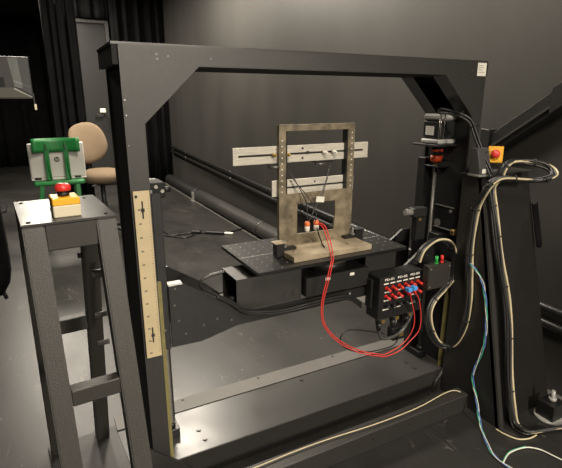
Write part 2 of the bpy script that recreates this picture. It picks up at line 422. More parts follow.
# ------------------------------------------------------------------ vertical actuators
def actuator(x, label, side):
    t = thing('linear_actuator', label, 'actuator', (x, 1.86, .123))
    top = 1.29 if side < 0 else 1.30
    MB().box(x-.03, x+.03, 1.90, 1.955, .123, top, .002).build('rail', BLACKM, t)
    # ball screw: threaded rod
    m = MB()
    if side < 0:
        pts = []; rs = []; n = 300
        for i in range(n+1): pts.append((x, 1.85, .15+1.1*i/n)); rs.append(.0115 if i % 2 else .0085)
        m.tube(pts, rs, 8)
    else: m.cyl((x, 1.85, .15), (x, 1.85, 1.29), .0095, 12)
    m.build('ball_screw', SCREWM if side < 0 else BOLTM, t)
    m = MB(); m.box(x-.03, x+.03, 1.82, 1.90, .123, .165, .003); m.cyl((x, 1.85, .165), (x, 1.85, .19), .018, 12); m.build('end_bearing', BLACKM, t)
    if side < 0:
        m = MB(); m.box(x-.032, x+.032, 1.80, 1.90, 1.235, 1.295, .004); br = m.build('top_bearing', MATTE, t)
        bolts([(x-.004, 1.80, 1.28), (x-.004, 1.80, 1.25), (x+.02, 1.80, 1.262)], '-Y', br, .008, .004, STEEL)
        m = MB(); m.cyl((x+.032, 1.84, 1.26), (x+.06, 1.84, 1.26), .012, 10); m.build('limit_switch', BLACKP, br)
        MB().box(.357, .372, 1.70, 1.712, .122, .93).build('edge_strip', YELSTRIP, t)
        m = MB(); m.box(x-.044, x-.022, 1.785, 1.792, .92, 1.27)
        m.build('tooth_strip', GREYC, t)
        f = MB().box(x-.046, x-.02, 1.782, 1.786, .93, .934).build('tooth', BLACKM, t)
        repeat(f, [(0, 0, .0115*i) for i in range(1, 29)], t)
    else:
        MB().box(1.918, 1.942, 1.70, 1.712, .124, .62).build('edge_strip', YELSTRIP, t)
    return t
act = actuator(.405, 'left vertical ball screw actuator with toothed strip and yellow edge strip', -1)
act2 = actuator(1.905, 'vertical actuator with smooth steel shaft below the grey motor', 1)

# ruler on the left post
t = thing('ruler', 'cream measuring scale fixed upright on the left gantry post', 'ruler', (.324, 1.665, .64))
RX0, RX1 = .291, .348
MB().box(RX0, RX1, 1.667, 1.672, .640, 1.293, .001).build('scale_plate', BEIGE, t)
m = MB(); m.box(RX0+.004, RX1-.004, 1.672, 1.679, .66, 1.27); m.build('backing', BLACKM, t)
m = MB()
for i in range(60):
    z = .66+.0103*i; L = .012 if i % 5 == 0 else .006
    m.box(RX1-.004-L*.6, RX1-.004, 1.6664, 1.667, z, z+.0014)
    if i % 5 == 0: m.box(RX0+.012, RX0+.022, 1.6664, 1.667, z-.003, z+.003)
m.build('graduations', mat('ruler ink', (.16, .14, .10), .7), t)['kind'] = 'stuff'
for z in (1.225, .735):
    s_ = MB().box(.317, .3225, 1.6655, 1.667, z-.032, z+.032, .0005).build('slot', INK, t)
    m = MB(); m.box(.314, .326, 1.6615, 1.6655, z-.006, z+.006, .001); m.build('slot_screw', BLACKM, s_)
MB().cyl((.30, 1.667, 1.275), (.30, 1.663, 1.275), .005, 8).build('screw', INK, t)

# motor on the right
t = thing('servo_motor', 'grey and black square servo motor on top of the right actuator', 'motor', (1.905, 1.85, 1.37))
mx, my = 1.905, 1.845
MB().box(mx-.062, mx+.062, my-.062, my+.062, 1.405, 1.50, .010).build('body', BLACKM, t)
MB().box(mx-.064, mx+.064, my-.064, my+.064, 1.50, 1.532, .010).build('rear_cap', MOTG, t)
m = MB(); m.box(mx-.066, mx+.066, my-.066, my+.066, 1.381, 1.405, .006); m.build('front_flange', MOTG, t)
MB().box(mx-.095, mx+.085, my-.085, my+.09, 1.370, 1.381, .002).build('mount_plate', BLACKM, t)
m = MB()
for dx, dy in ((-.064, -.058), (-.060, -.064), (-.036, -.065)): m.cyl((mx+dx, my+dy, 1.406), (mx+dx, my+dy, 1.532), .002, 6)
m.build('tie_rod', STEEL, t)
l = MB().box(mx-.0632, mx-.062, my-.022, my+.036, 1.425, 1.470).build('rating_label', WHITE, t)
m = MB()
for k in range(4): m.box(mx-.0636, mx-.0632, my-.012, my+.030, 1.434+.009*k, 1.436+.009*k)
m.build('rating_print', INKG, l)
m = MB(); m.cyl((mx, 1.85, 1.312), (mx, 1.85, 1.370), .028, 16); m.build('coupling_hub', BLACKM, t)
m = MB(); m.cyl((mx, 1.85, 1.285), (mx, 1.85, 1.318), .031, 16); m.cyl((mx, 1.85, 1.338), (mx, 1.85, 1.350), .0295, 16); m.build('coupling_spider', ORANGE, t)
m = MB(); m.cyl((mx, 1.85, 1.258), (mx, 1.85, 1.29), .012, 12); m.build('shaft_end', BRASS, t)
m = MB(); m.box(mx+.045, 1.962, my-.04, my+.06, 1.29, 1.370, .003); m.box(mx-.03, 1.962, my-.04, my+.06, 1.255, 1.266, .002); m.build('motor_bracket', BLACKM, t)
m = MB(); m.cyl((mx-.03, my-.03, 1.532), (mx-.03, my-.03, 1.548), .014, 10); m.cyl((mx, my-.03, 1.545), (mx+.055, my-.03, 1.548), .013, 10); m.cyl((mx-.01, my, 1.532), (mx-.01, my, 1.56), .012, 10)
m.cyl((mx+.055, my-.03, 1.548), (mx+.09, my-.035, 1.543), .016, 10); m.build('connector', BLACKP, t)
for k, (dx, dz) in enumerate(((-.03, .012), (.0, .02), (.03, .022), (.055, .02))):
    m = MB(); m.tube([(mx+dx+.014*math.cos(a), my-.03, 1.535+dz+.011*math.sin(a)) for a in [i*PI/6 for i in range(12)]], .003, 5, closed=True); m.build('cable_tie', BLACKP, t)

# access plate on the right inner post side
t = thing('cover_plate', 'dark square cover plate with grey disc on the right post', 'plate', (1.955, 1.8, 1.0))
MB().box(1.948, 1.9548, 1.735, 1.862, .925, 1.045, .001).build('plate_body', BLACKM, t)
MB().box(1.940, 1.948, 1.735, 1.862, 1.043, 1.049, .001).build('top_lit_edge', GREYC, t)  # grey strips, top and bottom: light on the plate edges put into colour
MB().box(1.940, 1.948, 1.730, 1.862, .920, .925, .001).build('bottom_lit_edge', GREYC, t)
MB().cyl((1.948, 1.842, .945), (1.945, 1.842, .945), .022, 18).build('disc', GREYC, t)
bolts([(1.948, 1.755, 1.025)], '-X', t, .009, .006, GREYC)
t = tag(MB().box(1.925, 1.9548, 1.700, 1.728, .905, .935, .003).build('brass_block', BRASS), 'small brass block on the right post below the cover plate', 'block')
MB().cyl((1.925, 1.714, .92), (1.923, 1.714, .92), .006, 8).build('hole', INK, t)
# sensor on the right carriage
t = thing('limit_sensor', 'small black sensor with round nose beside the right shaft', 'sensor', (1.72, 1.77, 1.0))
MB().box(1.70, 1.79, 1.765, 1.815, 1.015, 1.062, .004).build('housing', BLACKP, t)
m = MB(); m.cyl((1.70, 1.785, 1.04), (1.655, 1.785, 1.045), .016, 12); m.cyl((1.668, 1.785, 1.0445), (1.662, 1.785, 1.0445), .0195, 12); m.build('nose', GREYC, t)
m = MB(); m.box(1.725, 1.79, 1.77, 1.81, .885, 1.015, .003); m.build('bracket', BLACKM, t)
MB().box(1.735, 1.75, 1.765, 1.77, .995, 1.008).build('terminal', BRASS, t)

# ------------------------------------------------------------------ carriage with cross plates
c = thing('lift_carriage', 'black cross carriage with tapered arm plates carried between the gantry posts', 'carriage', (1.15, 1.86, .7))
arm = [(.412, .615), (.412, .885), (.470, .885), (.640, .772), (.705, .715), (.80, .700), (1.50, .700), (1.595, .715), (1.66, .772), (1.83, .885), (1.888, .885), (1.888, .615), (1.77, .612), (1.60, .648), (.70, .648), (.54, .612)]
arm.reverse()
MB().prism(arm, 1.752, 1.766).build('arm_plate', BLACKM, c)
MB().prism(arm, 1.985, 1.999).build('arm_plate', BLACKM, c)
for x0 in (.374, 1.862):
    MB().box(x0 if x0 < 1 else 1.888, x0+.038 if x0 < 1 else 1.926, 1.770, 1.84, .60, 1.26 if x0 < 1 else .90, .002).build('slide_block', BLACKM, c)
MB().box(.412, .470, 1.766, 1.80, .8765, .8865).build('lit_ledge', ALU, c)  # pale colour stands for light falling on the carriage's top edge
MB().box(.60, .735, 1.766, 1.985, .70, .708).build('web_plate', PLATEM, c)
bolts([(.436, 1.752, .872), (.43, 1.752, .80), (.444, 1.752, .73), (.47, 1.752, .665), (.61, 1.752, .70), (.548, 1.752, .685), (.675, 1.752, .68), (1.70, 1.752, .72), (1.80, 1.752, .80)], '-Y', c, .005, .004, BOLTM)
bolts([(.378, 1.770, .78), (.39, 1.770, .69)], '-Y', c, .006, .004, BOLTM)
# tubular beam: hollow left end
m = MB(); bx0, bx1, by0, by1, bz0, bz1, th = .71, 1.035, 1.772, 1.945, .7005, .85, .006
def hollow(m, x0, x1):
    m.ring([(by0, bz0), (by1, bz0), (by1, bz1), (by0, bz1)], [(by0+th, bz0+th), (by1-th, bz0+th), (by1-th, bz1-th), (by0+th, bz1-th)], x0, x1, 'X')
hollow(m, bx0, bx1); b1 = m.build('box_tube', POWDER, c)
m = MB(); hollow(m, 1.405, 1.60); m.build('box_tube', POWDER, c)
for x in (.955, 1.005): MB().cyl((x, by0, .735), (x, by0-.004, .735), .017, 18).build('round_plug', POWDER, b1)
m = MB(); m.cyl((.70, 1.83, .74), (.73, 1.83, .74), .012, 10); m.build('gland', BLACKP, b1)

t = thing('rotary_stage', 'black motor housing with brass turntable under the perforated plate', 'stage', (1.22, 1.85, .72))
MB().box(1.04, 1.40, 1.735, 1.97, .715, .808, .003).build('housing', BLACKP, t)
MB().cyl((1.22, 1.86, .808), (1.22, 1.86, .852), .105, 32).build('turntable', BLACKM, t)
MB().cyl((1.22, 1.86, .852), (1.22, 1.86, .884), .115, 32).build('top_ring', BRONZE, t)
bolts([(1.02, 1.766, .66), (1.16, 1.752, .675), (1.30, 1.752, .68)], '-Y', c, .006, .005, GREYC)
for x in (1.145, 1.285):
    MB().box(x, x+.026, 1.7335, 1.735, .782, .796).build('label', WHITE, t)

# breadboard plate
t = thing('breadboard_plate', 'black perforated mounting plate with rows of small holes', 'plate', (1.18, 1.9, .885))
MB().box(.775, 1.590, 1.683, 2.127, .884, .900, .0015).build('plate_body', PLATED, t)
h0 = MB().cyl((.80, 1.705, .9), (.80, 1.705, .9006), .0036, 8).build('hole', GREYC, t)
offs = [(.05*i, .05*j, 0) for i in range(16) for j in range(9) if (i, j) != (0, 0) and not (3 < i < 13 and 0 < j < 5)]
repeat(h0, offs, t)
MB().box(.778, 1.588, 1.897, 1.9, .8996, .9006).build('scribe_line', GREYC, t)

# ------------------------------------------------------------------ fixture
fx = thing('test_fixture', 'upright weathered steel frame bolted to its base on the perforated plate', 'fixture', (1.19, 1.85, .9))
UY0, UY1 = 1.896, 1.906
MB().box(.972, 1.404, 1.728, 1.925, .9006, .925, .001).build('base', BRONZE2, fx)
# columns, head and lower panel
MB().box(.984, 1.014, UY0, UY1+.012, .925, 1.494).build('column', BRONZE, fx)
MB().box(1.368, 1.398, UY0, UY1+.012, .925, 1.494).build('column', BRONZE, fx)
MB().box(1.014, 1.368, UY0, UY1+.012, 1.466, 1.494).build('head_bar', BRONZE, fx)
for x0, x1 in ((1.014, 1.020), (1.022, 1.027), (1.362, 1.368), (1.355, 1.360)):
    MB().box(x0, x1, UY0+.002, UY1+.03, 1.175, 1.466).build('column_flange', BRONZE if x1-x0 > .0055 else BLACKM, fx)
MB().ring([(1.014, .925), (1.20, .925), (1.368, .925), (1.368, 1.05), (1.368, 1.177), (1.20, 1.177), (1.014, 1.177), (1.014, 1.05)],
          [(1.080, .978), (1.19, .976), (1.291, .974), (1.297, 1.05), (1.295, 1.124), (1.19, 1.125), (1.082, 1.126), (1.080, 1.05)], UY0, UY1).build('panel', BRONZE, fx)
h0 = MB().cyl((.999, UY0, 1.19), (.999, UY0-.0006, 1.19), .0035, 8).build('hole', WHITE, fx)
repeat(h0, [(0, 0, .026*i) for i in range(1, 10)]+[(.384, 0, .026*i) for i in range(0, 11)], fx)
bolts([(1.01, 1.80, .925), (1.30, 1.79, .925)], 'Z', fx, .005, .004)
MB().box(1.262, 1.288, UY0-.004, UY0, .993, 1.006).build('catch', STEEL, fx)

def slotted(name, x0, x1, z0, z1, s0, s1, label):
    t = thing(name, label, 'bar', ((x0+x1)/2, 1.915, z0)); zc = (z0+z1)/2
    y0, y1 = 1.921, 1.931
    m = MB(); m.ring([(x0, z0), ((x0+x1)/2, z0), (x1, z0), (x1, z1), ((x0+x1)/2, z1), (x0, z1)],
                     [(s0, zc-.005), ((s0+s1)/2, zc-.005), (s1, zc-.005), (s1, zc+.005), ((s0+s1)/2, zc+.005), (s0, zc+.005)], y0, y1)
    m.build('bar_body', ALU, t)
    MB().box(s0-.004, s1+.004, y1, y1+.002, zc-.012, zc+.012).build('slot_back', INK, t)
    return t, zc
t, zc = slotted('slotted_bar', .770, 1.500, 1.322, 1.398, .795, 1.47, 'long slotted aluminium bar across the upper part of the fixture')
for x in (.965, 1.035, 1.235, 1.288):
    m = MB(); m.cyl((x, 1.921, zc), (x, 1.897, zc), .0085, 10); m.cyl((x, 1.897, zc), (x, 1.885, zc), .005, 8); m.build('clamp_bolt', BRASS if x < 1.2 else WHITE, t)
for x, z in ((1.12, 1.383), (1.12, 1.338)): MB().cyl((x, 1.921, z), (x, 1.9205, z), .006, 10).build('hole', INK, t)
MB().box(1.14, 1.157, 1.9195, 1.921, zc-.004, zc+.009).build('slot_nut', INK, t)
for i, x in enumerate((.99, 1.235)):
    s_ = thing('sensor_block', ('small flat metal sensor under the upper bar beside the left column', 'small flat metal sensor under the upper bar near its middle')[i], 'sensor', (x, 1.91, 1.31))
    m = MB(); m.box(x-.05, x+.05, 1.905, 1.945, 1.313, 1.3215, .001); m.build('mount', BLACKM, s_)
    m = MB(); m.cyl((x-.02, 1.92, 1.302), (x-.02, 1.92, 1.313), .03, 16); m.build('pad', BOLTM, s_)
t, zc = slotted('slotted_bar', .960, 1.418, 1.166, 1.240, .985, 1.395, 'short slotted aluminium bar across the middle of the fixture')
for x in (.997, 1.38): MB().cyl((x, 1.921, zc), (x, 1.905, zc), .006, 10).build('clamp_bolt', BLACKM, t)
MB().cyl((1.19, 1.921, 1.222), (1.19, 1.9205, 1.222), .005, 10).build('hole', INK, t)

def clamp(x, y, side, label):
    t = thing('hold_down_clamp', label, 'clamp', (x, y, .9))
    MB().box(x-.022, x+.022, y-.02, y+.02, .9006, .965, .003).build('post', BLACKM, t)
    m = MB(); x1 = x+side*.085; m.box(min(x-side*.02, x1), max(x-side*.02, x1), y-.018, y+.018, .9275, .9395, .002); m.build('finger', BLACKM, t)
    m = MB(); m.cyl((x+side*.03, y, .9395), (x+side*.03, y, .975), .006, 8); m.cyl((x+side*.03, y, .9395), (x+side*.03, y, .947), .012, 6); m.build('stud', GREYC, t)
    MB().box(x-.03, x+.03, y-.025, y+.025, .965, .9705, .001).build('cap', BRONZE2 if side > 0 else BLACKM, t)
clamp(.955, 1.845, 1, 'black hold-down clamp at the left edge of the fixture base')
clamp(1.425, 1.875, -1, 'black hold-down clamp at the right edge of the fixture base')

for x, lb in ((1.102, 'orange and white cable plug hanging at the left of the fixture window'), (1.152, 'orange and white cable plug with red wires in the fixture window')):
    t = thing('cable_plug', lb, 'plug', (x, 1.835, 1.02))
    m = MB(); m.lathe([(.008, .004), (.013, .010), (.0135, .024), (.009, .031)], (x, 1.838, 1.02), 14); m.build('cap', ORANGE2, t)
    m = MB(); m.lathe([(.007, -.018), (.012, -.013), (.0125, .0), (.0125, .010)], (x, 1.838, 1.02), 14); m.build('body', WHITE, t)
t = tag(MB().box(1.160, 1.205, 1.855, 1.857, 1.133, 1.160, mtx=Matrix.Translation((1.18, 1.856, 1.146)) @ Matrix.Rotation(R(8), 4, 'Y') @ Matrix.Translation((-1.18, -1.856, -1.146))).build('cable_tag', WHITE), 'blank white paper tag on a thin wire above the fixture window', 'tag')

# ------------------------------------------------------------------ patch panel
t = thing('patch_panel', 'black patch box with rows of red jacks hanging right of the stage', 'box', (1.545, 1.7, .55))
PX0, PX1, PYF, PYB, PZ0, PZ1 = 1.406, 1.686, 1.656, 1.7505, .548, .772
MB().box(PX0, PX1, PYF, PYB, PZ0, PZ1, .003).build('housing', BLACKM, t)
xs = [1.448+.0405*i for i in range(6)]
for i, s_ in enumerate(('PD-01', 'PD-02', 'PD-03')):
    text_mesh(s_, .0165, WHITE, 'lettering', t, (1.468+.081*i, PYF-.0006, .757)).scale = (1.45, 1, 1)
def jack(x, z, m_):
    m = MB(); m.cyl((x, PYF, z), (x, PYF-.006, z-.001), .0095, 10); m.cyl((x, PYF-.006, z-.001), (x+.006, PYF-.030, z-.008), .0072, 10); return m.build('jack', m_, t)
a0 = jack(xs[0], .716, REDP); repeat(a0, [(x-xs[0], 0, z-.716) for z in (.716, .672) for x in xs if (x, z) != (xs[0], .716)], t)
a1 = jack(xs[0], .626, BLACKP); repeat(a1, [(x-xs[0], 0, 0) for x in xs[1:]], t)
def strip(x, z, wd): return MB().box(x-wd/2, x+wd/2, PYF-.0006, PYF, z-.0033, z+.0033).build('label_strip', WHITE, t)
for z, xx, wd in ((.7365, xs, .030), (.692, [xs[0]+.01, xs[2]+.01, xs[4]+.014], .034), (.648, [xs[0]+.01, xs[2]+.012, xs[4]+.02], .040), (.600, [xs[0]+.005, xs[2], xs[4]+.02], .038)):
    f = strip(xx[0], z, wd); repeat(f, [(x-xx[0], 0, 0) for x in xx[1:]], t)
for x in (1.445, 1.535, 1.625):
    m = MB(); m.cyl((x, 1.69, PZ0), (x, 1.69, PZ0-.03), .021, 12); m.cyl((x, 1.69, PZ0-.03), (x, 1.69, PZ0-.075), .018, 12, .012); gl = m.build('gland', BLACKP, t)
    MB().box(x-.002, x+.020, 1.667, 1.6705, PZ0-.028, PZ0-.010).build('gland_plate', BRASS, gl)
m = MB(); m.box(PX0-.014, PX0, 1.70, 1.745, .60, .75, .002); m.build('side_hinge', BLACKM, t)
for x, z, lb in ((1.560, .700, 'bright blue banana plug in the red jack row, nearer the camera'), (1.592, .703, 'bright blue banana plug in the red jack row, beside the control box')):
    q = thing('banana_plug', lb, 'plug', (x, PYF-.03, z))
    m = MB(); m.box(x-.013, x+.013, PYF-.055, PYF-.022, z-.010, z+.010, .003); m.build('plug_body', BLUEP, q)
    m = MB(); m.cyl((x, PYF-.045, z-.008), (x+.004, PYF-.05, z-.03), .006, 8); m.build('boot', REDP, q)

t = thing('control_box', 'small dark box with a green and a red button on top', 'box', (1.85, 1.72, .62))
MB().box(1.667, 1.819, 1.600, 1.642, .679, .806, .003).build('housing', POWDER2, t)
for x, m_, lb in ((1.733, GREENP, 'green button'), (1.770, REDP, 'red button')):
    m = MB(); m.cyl((x, 1.62, .806), (x, 1.62, .814), .0095, 10); m.cyl((x, 1.62, .814), (x, 1.62, .845), .008, 10); m.build('button', m_, t)['label'] = lb
bolts([(1.680, 1.60, .790), (1.680, 1.60, .695), (1.806, 1.60, .790), (1.806, 1.60, .695)], '-Y', t, .0045, .002, GREYC)
MB().box(1.675, 1.686, 1.642, 1.656, .69, .75).build('bracket', BLACKM, t)
# lower junction box under the patch panel
t = thing('junction_block', 'small black terminal block below the patch box', 'block', (1.6, 1.72, .37))
MB().box(1.555, 1.655, 1.70, 1.75, .375, .45, .004).build('housing', BLACKP, t)
MB().box(1.595, 1.625, 1.698, 1.70, .395, .42).build('terminal', BRASS, t)
MB().box(1.62, 1.648, 1.725, 1.7505, .45, .60).build('hanger', BLACKM, t)

# ------------------------------------------------------------------ stands with emergency stops
def beamq(m, a, b, wx, wy):
    """square tube from a to b (centres), cut level"""
    (ax, ay, az), (bx, by, bz) = a, b; t_ = bmesh.new()
    A = [t_.verts.new((ax+i*wx/2, ay+j*wy/2, az)) for i, j in ((-1, -1), (1, -1), (1, 1), (-1, 1))]
    B = [t_.verts.new((bx+i*wx/2, by+j*wy/2, bz)) for i, j in ((-1, -1), (1, -1), (1, 1), (-1, 1))]
    t_.faces.new(A); t_.faces.new(B)
    for i in range(4): t_.faces.new((A[i], A[(i+1) % 4], B[(i+1) % 4], B[i]))
    bmesh.ops.bevel(t_, geom=list(t_.edges), offset=.004, segments=2, affect='EDGES')
    m._merge(t_)
def estop(x, y, z, label, turn=False):
    t = thing('emergency_stop', label, 'switch', (x, y, z))
    MB().box(x-.0385, x+.0385, y-.045, y+.045, z, z+.036, .003).build('lower_housing', CREAMP, t)
    MB().box(x-.0385, x+.0385, y-.045, y+.045, z+.036, z+.058, .003).build('upper_housing', YEL, t)
    MB().lathe([(.017, .058), (.017, .070), (.013, .072), (.013, .076)], (x, y, z), 18).build('collar', BLACKP, t)
    MB().lathe([(.013, .073), (.0225, .075), (.0235, .082), (.022, .090), (.016, .095), (.006, .0965)], (x, y, z), 20).build('button', REDB, t)
    return t
SX0, SX1, ZT = -.055, .203, 1.26
yf_t, yf_b, yr_t, yr_b, LW = 1.475, 1.190, 1.835, 2.165, .058
t = thing('machine_stand', 'black four-legged steel stand with splayed legs and flat top, beside the left post', 'stand', (.07, 1.65, 0))
def legy(front, z):
    k = z/ZT; return (yf_b+(yf_t-yf_b)*k) if front else (yr_b+(yr_t-yr_b)*k)
for x in (SX0+LW/2, SX1-LW/2):
    for fr in (1, 0):
        o = LW/2 if fr else -LW/2
        m = MB(); beamq(m, (x, legy(fr, .012)+o, .012), (x, legy(fr, ZT-.006)+o, ZT-.006), LW, LW); m.build('leg', POWDER2, t)
def rung(z0, z1, fr):
    y = legy(fr, (z0+z1)/2)+(LW/2 if fr else -LW/2)
    MB().box(SX0+LW, SX1-LW, y-.022, y+.022, z0, z1, .003).build('rung', POWDER2, t)
rung(.715, .768, 1); rung(1.175, ZT-.006, 1); rung(.690, .750, 0); rung(1.175, ZT-.006, 0)
for x in (SX0+LW/2, SX1-LW/2):
    m = MB(); m.box(x-.02, x+.02, yf_t+LW, yr_t-LW, 1.18, ZT-.006, .002); m.build('side_rail', POWDER2, t)
MB().box(SX0-.002, SX1+.002, yf_t-.006, yr_t+.006, ZT-.006, ZT+.002, .0015).build('top_plate', PLATEM, t)
bolts([(-.035, 1.495, ZT+.002), (.180, 1.50, ZT+.002), (-.055+.02, 1.80, ZT+.002), (.165, 1.79, ZT+.002)], 'Z', t, .006, .003, BLACKM)
MB().box(SX0-.01, SX1+.04, 1.15, 2.18, .0, .012, .002).build('base_plate', mat('glossy base paint', (.02, .019, .018), .5, 0, .2, 30, .3, 260), t)
for z, y in ((1.12, 1.83), (1.03, 1.86)):
    m = MB(); m.cyl((SX1-LW, y, z), (SX1-LW-.016, y, z), .011, 8); m.build('knob', BLACKP, t)
for z, y in ((1.03, 1.62), (.87, 1.64), (.75, 1.66)):
    m = MB(); m.cyl((SX1-LW+.03, y, z), (SX1-LW-.012, y, z), .016 if z > 1 else .010, 12); m.build('roller', GREYC, t)
m = MB(); m.prism([(1.60, .80), (1.665, .80), (1.665, 1.06), (1.60, 1.06)], .206, .214, 'X'); m.build('side_bracket', POWDER2, t)
ROT = Matrix.Translation((.07, 1.475, 0)) @ Matrix.Rotation(R(4.0), 4, 'Z') @ Matrix.Translation((-.07, -1.475, 0))
t.matrix_basis = ROT @ t.matrix_basis
es = estop(.073, 1.555, ZT+.002, 'yellow emergency stop box with red mushroom button on the left stand')

es.matrix_basis = ROT @ es.matrix_basis
t = thing('machine_stand', 'closed black tapered stand with cables tied up its front edge, by the right post', 'stand', (2.12, 1.6, 0))
RX0_, RX1_, RZ = 1.905, 2.36, 1.245
def ryf(z): return 1.27+.225*z
def ryb(z): return 2.25-.27*z
xr = lambda z: 2.36-.075*z
side = [(ryf(0), 0), (ryb(0), 0), (ryb(RZ), RZ), (ryf(RZ), RZ)]
# left side sheet, stops short of the gantry base
MB().prism([(ryf(0)+.004, .004), (1.662, .004), (1.662, RZ), (ryf(RZ)+.004, RZ)], RX0_, RX0_+.008, 'X').build('side_sheet', POWDER, t)
m = MB(); t_ = bmesh.new()
for dy in (0,):
    V = [t_.verts.new(p) for p in ((RX0_+.010, ryf(0)+.012, .004), (xr(0), ryf(0)+.04, .004), (xr(RZ), ryf(RZ)+.012, RZ), (RX0_+.010, ryf(RZ)+.012, RZ))]
    t_.faces.new(V); bmesh.ops.solidify(t_, geom=list(t_.faces), thickness=-.008)
m._merge(t_); m.build('front_sheet', POWDER, t)
m = MB(); beamq(m, (RX0_+.017, ryf(0)+.010, 0), (RX0_+.017, ryf(RZ)+.010, RZ), .034, .03); m.build('leg', POWDER, t)
m = MB(); beamq(m, (xr(0)-.02, ryf(0)+.06, 0), (xr(RZ)-.02, ryf(RZ)+.06, RZ), .04, .04); m.build('leg', BLACKM, t)
MB().box(RX0_-.02, xr(RZ)+.01, ryf(RZ)-.005, 1.66, RZ, RZ+.008, .0015).build('top_plate', PLATEM, t)
# terminal box under the e-stop, with white label
m = MB(); m.prism([(1.535, RZ+.008), (1.535, RZ+.045), (1.56, RZ+.135), (1.60, RZ+.135), (1.60, RZ+.008)], 1.868, 1.945, 'X', .003); tb = m.build('terminal_box', mat('dark grey plastic', (.05, .05, .048), .45), t)
MB().box(1.862, 1.951, 1.529, 1.60, RZ+.001, RZ+.012, .002).build('box_flange', GREYC, tb)
MB().box(1.885, 1.930, 1.534, 1.535, RZ+.017, RZ+.038).build('label', WHITE, tb)
m = MB(); m.sheet([[(xr(z)-.01+dx, ryf(z)+.006-.012*math.sin(dx*70), z+dz) for dx, dz in ((0, 0), (.012, -.01), (.026, -.004), (.036, .004))] for z in (.86, .93, 1.0, 1.05, 1.085)], .003)
m.build('loose_flap', CURT, t)
e = estop(0, 0, 0, 'yellow emergency stop box with its red button facing the camera, right stand')
e.rotation_euler = Vector((-.74, -.62, .22)).to_track_quat('Z', 'Y').to_euler(); e.location = (2.045, 1.60, RZ+.088); e.scale = (.9, .9, .8)
MB().box(2.02, 2.08, 1.60, 1.65, RZ+.008, RZ+.10, .002).build('estop_bracket', GREYC, t)

# levelling feet
t = thing('levelling_foot', 'black cube foot with zinc stud and washer on floor right of stand', 'foot', (2.21, 1.23, 0))
MB().cyl((2.225, 1.215, 0), (2.225, 1.215, .014), .074, 24).build('washer', MOTG, t)
MB().box(2.175, 2.275, 1.168, 1.262, .012, .10, .003).build('block', BLACKM, t)
m = MB(); m.cyl((2.225, 1.215, .10), (2.225, 1.215, .158), .010, 10); m.cyl((2.225, 1.215, .103), (2.225, 1.215, .120), .020, 6); m.build('stud', MOTG, t)
t = thing('levelling_foot', 'cream levelling foot at the lower left of the left stand', 'foot', (-.10, 1.9, 0))
m = MB(); m.lathe([(.028, 0), (.030, .012), (.018, .03), (.016, .075)], (-.092, 1.70, .0), 14); m.build('pad', CREAMP, t)
m = MB(); m.cyl((-.092, 1.70, .075), (-.092, 1.70, .12), .008, 8); m.box(-.092-.006, -.062, 1.685, 1.715, .080, .095); m.build('stud', BLACKM, t)

# cable paths (metres)
RED1 = [(1.138, 1.8, 1.048), (1.158, 1.772, 1.038), (1.17, 1.743, 0.976), (1.17, 1.715, 0.911), (1.133, 1.66, 0.9), (1.109, 1.656, 0.81), (1.081, 1.652, 0.709), (1.092, 1.649, 0.608), (1.171, 1.645, 0.508), (1.296, 1.641, 0.421), (1.407, 1.638, 0.374), (1.456, 1.634, 0.363), (1.555, 1.63, 0.395), (1.61, 1.626, 0.452), (1.619, 1.622, 0.53), (1.584, 1.619, 0.638), (1.559, 1.615, 0.693)]
RED2 = [(1.138, 1.8, 1.041), (1.148, 1.772, 1.032), (1.156, 1.743, 0.973), (1.159, 1.715, 0.908), (1.119, 1.655, 0.899), (1.093, 1.652, 0.809), (1.07, 1.648, 0.713), (1.082, 1.645, 0.608), (1.163, 1.641, 0.502), (1.288, 1.638, 0.414), (1.405, 1.634, 0.365), (1.461, 1.631, 0.351), (1.545, 1.627, 0.365), (1.602, 1.624, 0.403), (1.652, 1.62, 0.45), (1.658, 1.617, 0.524), (1.63, 1.613, 0.631), (1.59, 1.61, 0.694)]
BLACKLOOP = [(1.49, 1.69, 0.44), (1.379, 1.69, 0.484), (1.267, 1.69, 0.517), (1.22, 1.69, 0.501), (1.216, 1.69, 0.459), (1.272, 1.69, 0.406), (1.386, 1.69, 0.364), (1.544, 1.69, 0.357), (1.581, 1.69, 0.394)]
ARM = [(0.646, 1.73, 0.916), (0.587, 1.73, 0.911), (0.548, 1.73, 0.9), (0.534, 1.73, 0.883), (0.551, 1.73, 0.856), (0.605, 1.73, 0.817), (0.67, 1.73, 0.774), (0.719, 1.73, 0.729), (0.772, 1.73, 0.706), (0.915, 1.73, 0.683), (1.062, 1.73, 0.687), (1.243, 1.73, 0.686), (1.319, 1.73, 0.655), (1.357, 1.73, 0.62)]
ARM2 = [(0.603, 1.725, 0.812), (0.668, 1.725, 0.767), (0.716, 1.725, 0.721), (0.775, 1.725, 0.697), (0.912, 1.725, 0.675), (1.059, 1.725, 0.677), (1.24, 1.725, 0.675), (1.31, 1.725, 0.645), (1.354, 1.725, 0.606)]
MOTOR = [(1.883, 1.82, 1.548), (1.862, 1.74, 1.545), (1.85, 1.664, 1.531), (1.891, 1.631, 1.496), (1.905, 1.598, 1.434), (1.925, 1.566, 1.355), (1.926, 1.533, 1.296), (1.928, 1.5, 1.253)]
LOOPTOP = [(1.861, 1.47, 1.222), (1.913, 1.45, 1.251), (2.071, 1.43, 1.233), (2.136, 1.405, 1.231), (2.164, 1.38, 1.243), (2.182, 1.37, 1.262), (2.188, 1.395, 1.28), (2.155, 1.42, 1.303), (2.095, 1.46, 1.316), (1.993, 1.467, 1.317), (1.957, 1.473, 1.292), (1.945, 1.48, 1.254)]
